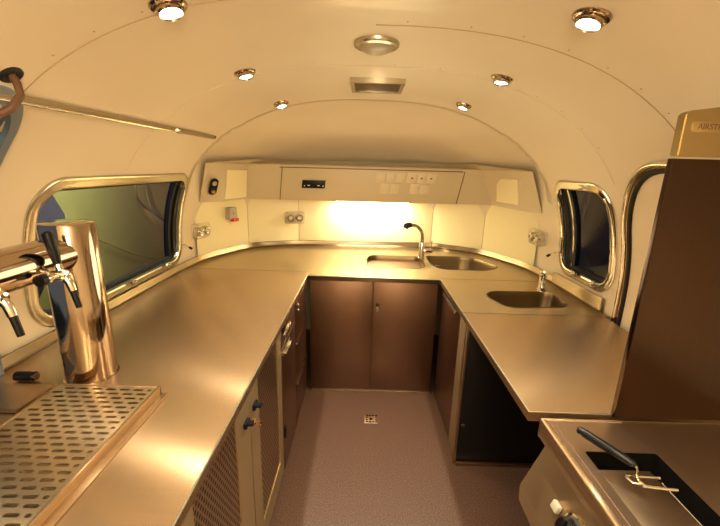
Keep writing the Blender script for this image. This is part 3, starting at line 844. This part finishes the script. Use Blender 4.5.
# ------------------------------------------------------------------ ceiling fittings
def spot_light(x, y, label, tilt=(0,0), power=30):
    z = roofz(x, y); n = roofN(x, y); p = Vector((x, y, z))
    root = empty('ceiling_spotlight', p, label, 'spotlight', 'recessed ceiling spotlights')
    q = frame_at(p, n)
    mb = MB(); mb.lathe([(.047,-.004),(.047,.003),(.043,.008),(.036,.010),(.031,.006)], q, 36); mb.done('trim_ring', 'polished', root)
    d = (n+Vector((tilt[0], tilt[1], 0))).normalized(); qe = frame_at(p, d)
    mb = MB(); mb.lathe([(.033,-.01),(.034,.006),(.033,.020),(.029,.024),(.027,.018)], qe, 32); mb.done('eyeball', 'polished', root)
    mb = MB(); mb.lathe([(0,.0215),(.018,.021),(.027,.018)], qe, 24); mb.done('lamp', 'spot_glow', root)
    L = bpy.data.lights.new('spot', 'SPOT'); L.energy = power; L.color = (1,.90,.69); L.spot_size = math.radians(100); L.spot_blend = .7; L.shadow_soft_size = .018
    lo = bpy.data.objects.new('spot_beam', L); COL.objects.link(lo); lo.location = p+d*.045-root.location; lo.rotation_euler = (-d).to_track_quat('Z','Y').to_euler(); lo.parent = root
    return root
SP = [(-.508,1.062,'recessed spotlight in the ceiling at the upper left, nearest the camera',(.1,-.1)),
      (.556,1.063,'recessed spotlight in the ceiling at the upper right, nearest the camera',(-.1,-.1)),
      (-.524,1.73,'middle recessed spotlight of the left ceiling row',(-.0,-.1)),
      (.565,1.719,'middle recessed spotlight of the right ceiling row',(.1,-.1)),
      (-.526,2.437,'farthest recessed spotlight of the left ceiling row',(.05,-.05)),
      (.572,2.37,'farthest recessed spotlight of the right ceiling row',(-.05,-.05))]
for x, y, lab, ti in SP: spot_light(x, y, lab, ti)
cl = empty('ceiling_lamp', (.028, 1.49, roofz(.028,1.49)), 'round flush ceiling lamp with frosted dome and metal rim', 'lamp')
q = Matrix.Translation(cl.location) @ Matrix.Rotation(PI, 4, 'X')
mb = MB(); mb.lathe([(.082,-.004),(.082,.008),(.078,.014),(.066,.018),(.062,.014)], q, 48); mb.done('rim', 'rail', cl)
mb = MB(); mb.lathe([(.064,.014),(.055,.024),(.035,.032),(.012,.035),(0,.0355)], q, 40); mb.done('dome', 'frost', cl)
mb = MB()
mb.box((-.004,-.080,.012), (.004,-.070,.018), .001, q); mb.done('screw', 'brass', cl)
# vent
vx, vy = .055, 2.15
vz = roofz(vx, 2.02)
cv = empty('ceiling_vent', (vx, vy, vz), 'rectangular metal ceiling vent with a fine grille', 'vent')
V0, V1, V2, V3 = -.088+.0, .190, 2.02, 2.29
zc = min(roofz(V0, V3), roofz(V1, V2))
mb = MB()
b = plate(rrect(V0, V2, V1, V3, .004, 2), [rrect(V0+.022, V2+.022, V1-.022, V3-.022, .003, 2)], zc-.022, zc+.006); mb.merge(b); mb.done('frame', 'rail', cv, smooth=0)
mb = MB()
for i in range(22):
    y = V2+.026+i*(V3-V2-.052)/21; mb.box((V0+.02, y-.0022, zc-.014), (V1-.02, y+.0022, zc-.006))
mb.done('grille', 'grille', cv, smooth=0)
mb = MB(); mb.box((V0+.015, V2+.015, zc-.004), (V1-.015, V3-.015, zc-.001)); mb.done('backing', 'brown', cv, smooth=0)

# rail over the serving hatch
ZR = 1.782
def railpt(y, h): 
    p = S(2.0 if y < 2.2 else 2.2, ZR, -1); p.y = y; n = SN(2.0, ZR, -1); return p+n*h
rl = empty('hatch_rail', (-.95, 1.4, ZR), 'long thin metal rail along the upper left wall', 'rail')
mb = MB(); mb.tube([railpt(-.5, .012), railpt(1.36, .012), railpt(2.43, .012)], .0085, 8, sect=[(1.4,.7),(-1.4,.7),(-1.4,-.7),(1.4,-.7)]); mb.done('bar', 'rail', rl, smooth=0)
mb = MB(); mb.tube([railpt(-.5, .024), railpt(1.95, .024)], .0048, 8); mb.done('inner_rod', 'alu', rl)
mb = MB(); mb.tube([railpt(1.95, .018), railpt(1.975, .018)], .012, 10); mb.done('joiner', 'alu', rl)
mb = MB(); mb.tube([railpt(2.43, .010), railpt(2.436, .010)], .012, 10); mb.done('end_cap', 'brown', rl)
# hose coming out of the ceiling
hp = Vector((-.905, 1.02, roofz(-.905, 1.02)))
hz = empty('hose', hp, 'brown hose dropping from a black ceiling grommet by the hatch', 'hose')
mb = MB(); mb.lathe([(.028,-.003),(.028,.004),(.022,.008),(.012,.006),(.012,0)], frame_at(hp, roofN(-.905,1.02)), 20); mb.done('grommet', 'rubber', hz)
mb = MB(); mb.tube([hp+Vector((0,0,.0)), hp+Vector((.012,0,-.02)), hp+Vector((.02,-.005,-.05)), hp+Vector((.006,-.025,-.085)), hp+Vector((-.03,-.055,-.115)), hp+Vector((-.08,-.10,-.14)), hp+Vector((-.10,-.2,-.15))], .0095, 12); mb.done('hose_body', 'brown', hz)

# ------------------------------------------------------------------ beer tower, taps, drip tray
tw = empty('beer_tower', (-.925, 1.14, .9), 'polished steel beer tower with a thick post and horizontal tube', 'beer tower')
mb = MB(); mb.lathe([(0,.0),(.075,.0),(.075,.522),(.072,.528),(.066,.530),(.0,.530)], Matrix.Translation((-.925,1.14,.9)), 48); mb.done('post', 'polished', tw)
mb = MB(); mb.lathe([(.075,0),(.080,.0),(.080,.003),(.075,.004)], Matrix.Translation((-.925,1.14,.9)), 48); mb.done('base_flange', 'polished', tw)
TZ, TX = 1.335, -.925
mb = MB(); mb.tube([(TX, 1.10, TZ), (TX, -.2, TZ)], .057, 40); mb.done('cross_tube', 'polished', tw)
def beer_tap(y, label):
    x0 = TX+.055
    root = empty('beer_tap', (x0, y, TZ-.02), label, 'tap', None)
    z = TZ-.030
    mb = MB(); mb.lathe([(0,0),(.022,0),(.022,.008),(.013,.012),(.013,.030),(.017,.034),(.017,.050),(.012,.056),(0,.058)], Matrix.Translation((x0-.008, y, z)) @ Matrix.Rotation(PI/2, 4, 'Y'), 20)
    mb.tube([(x0+.036, y, z), (x0+.050, y, z-.02), (x0+.056, y, z-.045)], [.012,.011,.010], 12); mb.done('body', 'chrome', root)
    mb = MB(); mb.tube([(x0+.056, y, z-.045), (x0+.066, y, z-.095)], [.009,.008], 10); mb.done('nozzle', 'black', root)
    mb = MB(); mb.tube([(x0+.030, y, z+.010), (x0+.026, y, z+.034)], [.010,.008], 10); mb.done('collar', 'chrome', root)
    mb = MB(); mb.tube([(x0+.026, y, z+.032), (x0+.022, y, z+.060), (x0+.012, y, z+.118), (x0+.011, y, z+.122)], [.010,.013,.014,.008], 12); mb.done('handle', 'black', root)
    # flow control lever on the camera side
    mb = MB(); mb.tube([(x0+.020, y-.012, z), (x0+.020, y-.045, z)], [.009,.008], 12); fc = mb.done('flow_lever', 'chrome', root)
    mb = MB(); mb.tube([(x0+.020, y-.045, z), (x0+.020, y-.062, z+.0)], [.016,.016], 16); mb.done('knob', 'black', fc)
    return root
beer_tap(.985, 'beer tap with black handle closest to the thick tower post')
beer_tap(.80, 'beer tap at the left frame edge, nearer the camera')
# tray
tr = empty('drip_tray', (-.785, .6, .9), 'stainless drip tray with slotted grille in front of the beer tower', 'drip tray')
TX0, TX1, TY0, TY1, TZ1 = -.950, -.628, -.15, 1.035, .930
slots = []
pitch_y = .0215; ny = int((TY1-TY0-.03)/pitch_y)
for j in range(ny):
    y = TY1-.022-j*pitch_y
    off = .0 if j % 2 else .0215
    for i in range(8):
        xa = TX0+.012+off+i*.043
        xb = xa+.031
        if xb > TX1-.018: xb = TX1-.018
        if xb-xa < .012: continue
        slots.append(rpoly([(xa, y-.0048), (xb, y-.0048), (xb, y+.0048), (xa, y+.0048)], .0045, 2))
b = plate([(TX0+.004, TY0), (TX1-.008, TY0), (TX1-.008, TY1-.006), (TX0+.004, TY1-.006)], slots, TZ1-.004, TZ1-.002); mb = MB(); mb.merge(b); mb.done('slotted_grille', 'steel', tr, smooth=0)
mb = MB()
mb.box((TX1-.010, TY0, .902), (TX1, TY1, TZ1), .002); mb.box((TX0, TY0, .902), (TX0+.006, TY1, TZ1), .002); mb.box((TX0, TY1-.008, .902), (TX1, TY1, TZ1), .002)
mb.box((TX1, TY0, .901), (TX1+.022, TY1+.002, .905), .001)
mb.done('rim', 'steel_y', tr)
mb = MB(); mb.box((TX0+.004, TY0, .9015), (TX1-.004, TY1-.004, .904)); mb.done('tray_floor', 'steel', tr, smooth=0)
# glass rinser plate to the left of the tower
gr = empty('rinser_plate', (-1.06, .98, .9), 'dark square metal plate with round black hinge beside the beer tower', 'plate')
mb = MB(); mb.prism([(-1.23,.92),(-.99,.92),(-.985,1.055),(-1.22,1.055)], .902, .912, None, .002); mb.done('plate', 'steel_v', gr)
mb = MB(); mb.tube([(-1.135,1.085,.919), (-1.075,1.085,.919)], .016, 20); mb.done('hinge', 'black', gr)
mb = MB(); mb.tube([(-1.075,1.085,.919), (-1.068,1.085,.919)], .012, 20); mb.done('hinge_cap', 'polished', gr)
# hatch stay: blue-grey strip
mb = MB(); p0 = S(1.105, .95, -1)+Vector((.012,0,0)); 
st = empty('hatch_stay', (-1.22, 1.10, .9), 'blue-grey upright metal stay in the corner of the serving hatch', 'stay')
mb.prism(rrect(-1.245, 1.10, -1.215, 1.125, .004, 2), .901, 1.36); mb.done('strip', 'blue', st)

# ------------------------------------------------------------------ fryer and its hood panel
HY = .988
hd = empty('hood_panel', (.9, HY, .9), 'tall brown steel splash panel with a light top band on the right', 'hood')
XH = .775
def xw(z): return CX+halfw(1.0, z)-.035
zs = [.905+i*(1.66-.905)/12 for i in range(13)]
poly = [(XH, .905)]+[(xw(z), z) for z in zs]+[(XH+.003, 1.66)]
mxh = Matrix.Translation((0, HY+.008, 0)) @ Matrix.Rotation(PI/2, 4, 'X')
mb = MB(); mb.prism(poly, 0, .012, mxh); mb.done('panel', 'hood', hd, smooth=0)
mb = MB(); mb.box((XH-.003, HY-.007, .905), (XH+.004, HY+.010, 1.66), .001); mb.done('edge_trim', 'hood', hd)
# fascia band (hood lip) sticking out towards the fryer
bp = [(XH+.001, 1.665), (xw(1.665), 1.665), (xw(1.79), 1.795), (XH+.16, 1.793), (XH+.012, 1.772), (XH, 1.765)]
mb = MB(); mb.prism(bp, -.006, .022, mxh, .003); bd = mb.done('top_band', 'hood_band', hd)
mb = MB(); mb.box((XH+.02, HY-.016, 1.722), (XH+.17, HY-.0135, 1.748), .001); lp = mb.done('name_plate', 'hood_band', bd)
def text(s_, size, mx, mt, parent, name='lettering'):
    cu = bpy.data.curves.new('t', 'FONT'); cu.body = s_; cu.size = size; cu.extrude = .0004; cu.align_x = 'CENTER'; cu.align_y = 'CENTER'
    ob = bpy.data.objects.new('t', cu); COL.objects.link(ob); dg = bpy.context.evaluated_depsgraph_get()
    me = bpy.data.meshes.new_from_object(ob.evaluated_get(dg)); bpy.data.objects.remove(ob)
    me.transform(mx); b_ = bmesh.new(); b_.from_mesh(me); bpy.data.meshes.remove(me); mb = MB(); mb.merge(b_); return mb.done(name, mt, parent, smooth=0)
text('AIRSTREAM4U', .019, Matrix.Translation((XH+.092, HY-.0165, 1.735)) @ Matrix.Rotation(PI/2, 4, 'X'), 'brown', bd)

fy = empty('fryer', (.85, .7, 0), 'countertop-height stainless deep fryer at the lower right corner', 'fryer')
FX0, FY0, FY1, FZ = .560, .05, .985, .893
WELL = [(.612, .520), (.805, .520), (.805, .852), (.612, .852)]
mb = MB(); mb.merge(plate(ccw([(FX0, FY0), (1.2, FY0), (1.2, FY1), (FX0, FY1)]), [rpoly(WELL, .006, 2)], FZ-.004, FZ)); mb.done('top_plate', 'steel_v', fy, smooth=0)
mb = MB(); mb.box((FX0-.006, FY0, FZ-.062), (FX0+.014, FY1, FZ+.002), .007, None, 3); mb.box((FX0-.006, FY1-.012, FZ-.062), (.80, FY1+.002, FZ+.002), .004); mb.done('front_lip', 'steel_y', fy)
mb = MB(); mb.tube([(FX0+.026, FY0, FZ), (FX0+.026, FY1-.02, FZ)], .0018, 6); mb.done('pressed_line', 'brown', fy)
w = rpoly(WELL, .006, 2); c = Vector((.7085, .686))
mb = MB(); mb.rings([[(x, y, FZ-.001) for x, y in w], [(c.x+(x-c.x)*.98, c.y+(y-c.y)*.98, FZ-.10) for x, y in w]], cap1=True); mb.done('oil_well', 'dark', fy, smooth=20)
mb = MB(); mb.box((.622, .50, FZ-.030), (.765, .815, FZ-.022), .003); mb.done('well_lid', 'steel_v', fy)
# sloped control panel and body
mx = Matrix(((1,0,0,0),(0,0,1,0),(0,1,0,0),(0,0,0,1)))
prof = [(.575, FZ-.062), (.575, .81), (.516, .66), (.520, .60), (.60, .56), (1.2, .56), (1.2, FZ-.062)]
mb = MB(); mb.prism(prof, FY0, FY1-.012, mx, .004); mb.done('control_housing', 'steel_y', fy)
mb = MB(); mb.box((.60, FY0, .04), (1.2, FY1-.02, .56), .003)
for x in (.64, 1.15):
    for y in (.12, .90): mb.lathe([(.02,0),(.02,.05)], Matrix.Translation((x, y, 0)), 12)
mb.done('body', 'steel_v', fy)
pn = Vector((-(.81-.66), 0, (.575-.516))).normalized(); 
pn = Vector((-.15, 0, .059)).normalized()
kp = Vector((.548, .745, .742)); q = frame_at(kp, pn)
mb = MB(); mb.lathe([(.036,0),(.036,.006),(.030,.010),(.028,.028),(.024,.032),(0,.032)], q, 32); mb.box((-.006,-.028,.028), (.006,.028,.042), .003, q); mb.done('knob', 'black', fy)
mb = MB(); mb.lathe([(.040,0),(.042,.003),(.036,.005)], q, 32); mb.done('knob_ring', 'chrome', fy)
kq = frame_at(Vector((.548,.815,.742)), pn); mb = MB(); mb.box((-.014,-.012,0), (.014,.012,.014), .003, kq); mb.done('switch', 'grey', fy)
# basket handle
bk = empty('fryer_basket', (.66, .78, FZ), 'fryer basket with a long black handle resting over the oil well', 'basket')
A = Vector((.604, .885, .937)); E_ = Vector((.690, .775, .922))
mb = MB(); pts = [A.lerp(E_, t) for t in (0,.03,.2,.6,.95,1)]; mb.tube(pts, [.006,.0105,.0125,.011,.0095,.005], 16); mb.done('handle', 'black', bk)
W = [E_+Vector((0,0,0)), E_+Vector((.004,-.004,-.012)), E_+Vector((.002,-.008,-.026)), Vector((.686,.752,.898)), Vector((.700,.738,.893))]
mb = MB(); mb.tube(W, .0028, 8); mb.tube([(.672,.775,.893),(.664,.765,.897),(.672,.752,.893),(.690,.748,.893)], .003, 8)
mb.tube([(.672,.775,.893),(.70,.770,.893),(.752,.770,.891)], .0035, 8); mb.tube([(.690,.742,.893),(.715,.738,.893),(.768,.735,.891)], .0035, 8)
mb.done('wire_hook', 'chrome', bk)
mb = MB()
x0, x1, y0, y1 = .65, .79, .56, .80
for x in [x0+i*.02 for i in range(8)]: mb.tube([(x, y0, FZ-.045), (x, y1, FZ-.045)], .0012, 5)
for y in [y0+i*.02 for i in range(13)]: mb.tube([(x0, y, FZ-.045), (x1, y, FZ-.045)], .0012, 5)
mb.done('wire_mesh', 'rail', bk)

# ------------------------------------------------------------------ outside
gd = MB(); gd.box((-12,-8,-.6), (12,12,-.55)); tag(gd.done('ground', 'earth', smooth=0), kind='structure')
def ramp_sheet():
    nt = M['refl_metal'].node_tree; b = nt.nodes['Principled BSDF']
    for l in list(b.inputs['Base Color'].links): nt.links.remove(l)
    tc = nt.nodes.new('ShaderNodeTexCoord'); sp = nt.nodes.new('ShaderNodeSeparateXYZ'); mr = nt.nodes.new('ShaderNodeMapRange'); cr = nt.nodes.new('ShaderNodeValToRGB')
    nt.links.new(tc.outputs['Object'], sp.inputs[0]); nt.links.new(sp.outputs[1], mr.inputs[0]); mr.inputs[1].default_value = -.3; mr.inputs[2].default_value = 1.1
    nt.links.new(mr.outputs[0], cr.inputs[0]); cr.color_ramp.elements[0].color = lin((176,184,120)); cr.color_ramp.elements[1].color = lin((120,88,74))  # green-to-brown ramp paints the left window's reflections into the sheet colour
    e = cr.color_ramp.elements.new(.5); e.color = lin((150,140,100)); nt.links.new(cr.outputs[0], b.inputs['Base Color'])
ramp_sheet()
def outside_sheet():  # added panel with two lines, standing in for reflections in the left window
    root = empty('reflection_panel', (-1.9, 2.6, -.55), 'pale curved metal panel added outside to imitate left window reflections', 'panel')
    R = []
    for i in range(25):
        z = -.55+i*2.45/24
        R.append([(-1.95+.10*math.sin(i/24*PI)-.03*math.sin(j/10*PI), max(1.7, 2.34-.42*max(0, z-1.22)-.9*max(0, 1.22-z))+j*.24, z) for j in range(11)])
    mb = MB(); mb.rings(R, closed=False); mb.done('sheet', 'refl_metal', root, smooth=60)
    mb = MB(); mb.tube([(-1.86,3.05,1.46),(-1.855,3.04,1.38),(-1.855,3.06,1.31),(-1.855,3.14,1.24),(-1.86,3.58,1.0),(-1.87,4.1,.76)], .008, 8); mb.done('reflected_line', 'alu', root)
    mb = MB(); mb.tube([(-1.86,2.30,1.16),(-1.86,2.53,1.08),(-1.86,2.9,.89),(-1.86,3.32,.73),(-1.88,4.2,.55)], .004, 8); mb.done('reflected_dark_line', 'brown', root)
outside_sheet()
nb = empty('canopy_panel', (2.3, 2.6, .3), 'dim metal sheet seen outside through the right window', 'panel')
mb = MB(); mb.rings([[(2.2, 2.7+j*.1, .2+.3*j*.1) for j in range(4)], [(2.3, 3.3+j*.5, 1.5+.1*j) for j in range(4)]], closed=False); mb.done('sheet', 'dusk', nb)

# ------------------------------------------------------------------ lights
def area(name, loc, rot, sx, sy, e, col, spread=None):
    L = bpy.data.lights.new(name, 'AREA'); L.shape = 'RECTANGLE'; L.size = sx; L.size_y = sy; L.energy = e; L.color = col
    o = bpy.data.objects.new(name, L); COL.objects.link(o); o.location = loc; o.rotation_euler = rot; return o
WARM = (1, .885, .62)
area('light_bar_glow', (.07, 3.34, 1.300), (math.radians(12),0,0), .62, .06, 10, (1,.9,.66))
def point(loc, e, col=WARM, r=.1):
    L = bpy.data.lights.new('cabin_fill_light', 'POINT'); L.energy = e; L.color = col; L.shadow_soft_size = r
    o = bpy.data.objects.new('cabin_fill_light', L); COL.objects.link(o); o.location = loc; return o
fillp = point((.12, 1.9, 1.3), 9, WARM, .3); fillp.data.specular_factor = 0  # added mid-air fill without a fixture, softens the dark end dome
point((.12, -.3, 1.85), 36, WARM, .12)
point((.1, -.95, 1.7), 22, WARM, .15)
for x, y in ((-.52,.40), (.56,.40)):
    L = bpy.data.lights.new('spot', 'SPOT'); L.energy = 26; L.color = (1,.90,.68); L.spot_size = math.radians(110); L.spot_blend = .7; L.shadow_soft_size = .018
    o = bpy.data.objects.new('spot_beam', L); COL.objects.link(o); o.location = (x, y, roofz(x, y)-.05)
area('panel_fill_light', (-1.45, 2.0, 2.6), (math.radians(25), math.radians(20), 0), .4, .4, 110, (1,.97,.62))  # lamp added outside only to brighten the left window's stand-in panel
w = bpy.data.worlds.new('world'); C.world = w; w.use_nodes = True
bgn = w.node_tree.nodes['Background']; bgn.inputs[0].default_value = (.62,.74,.92,1); bgn.inputs[1].default_value = .2
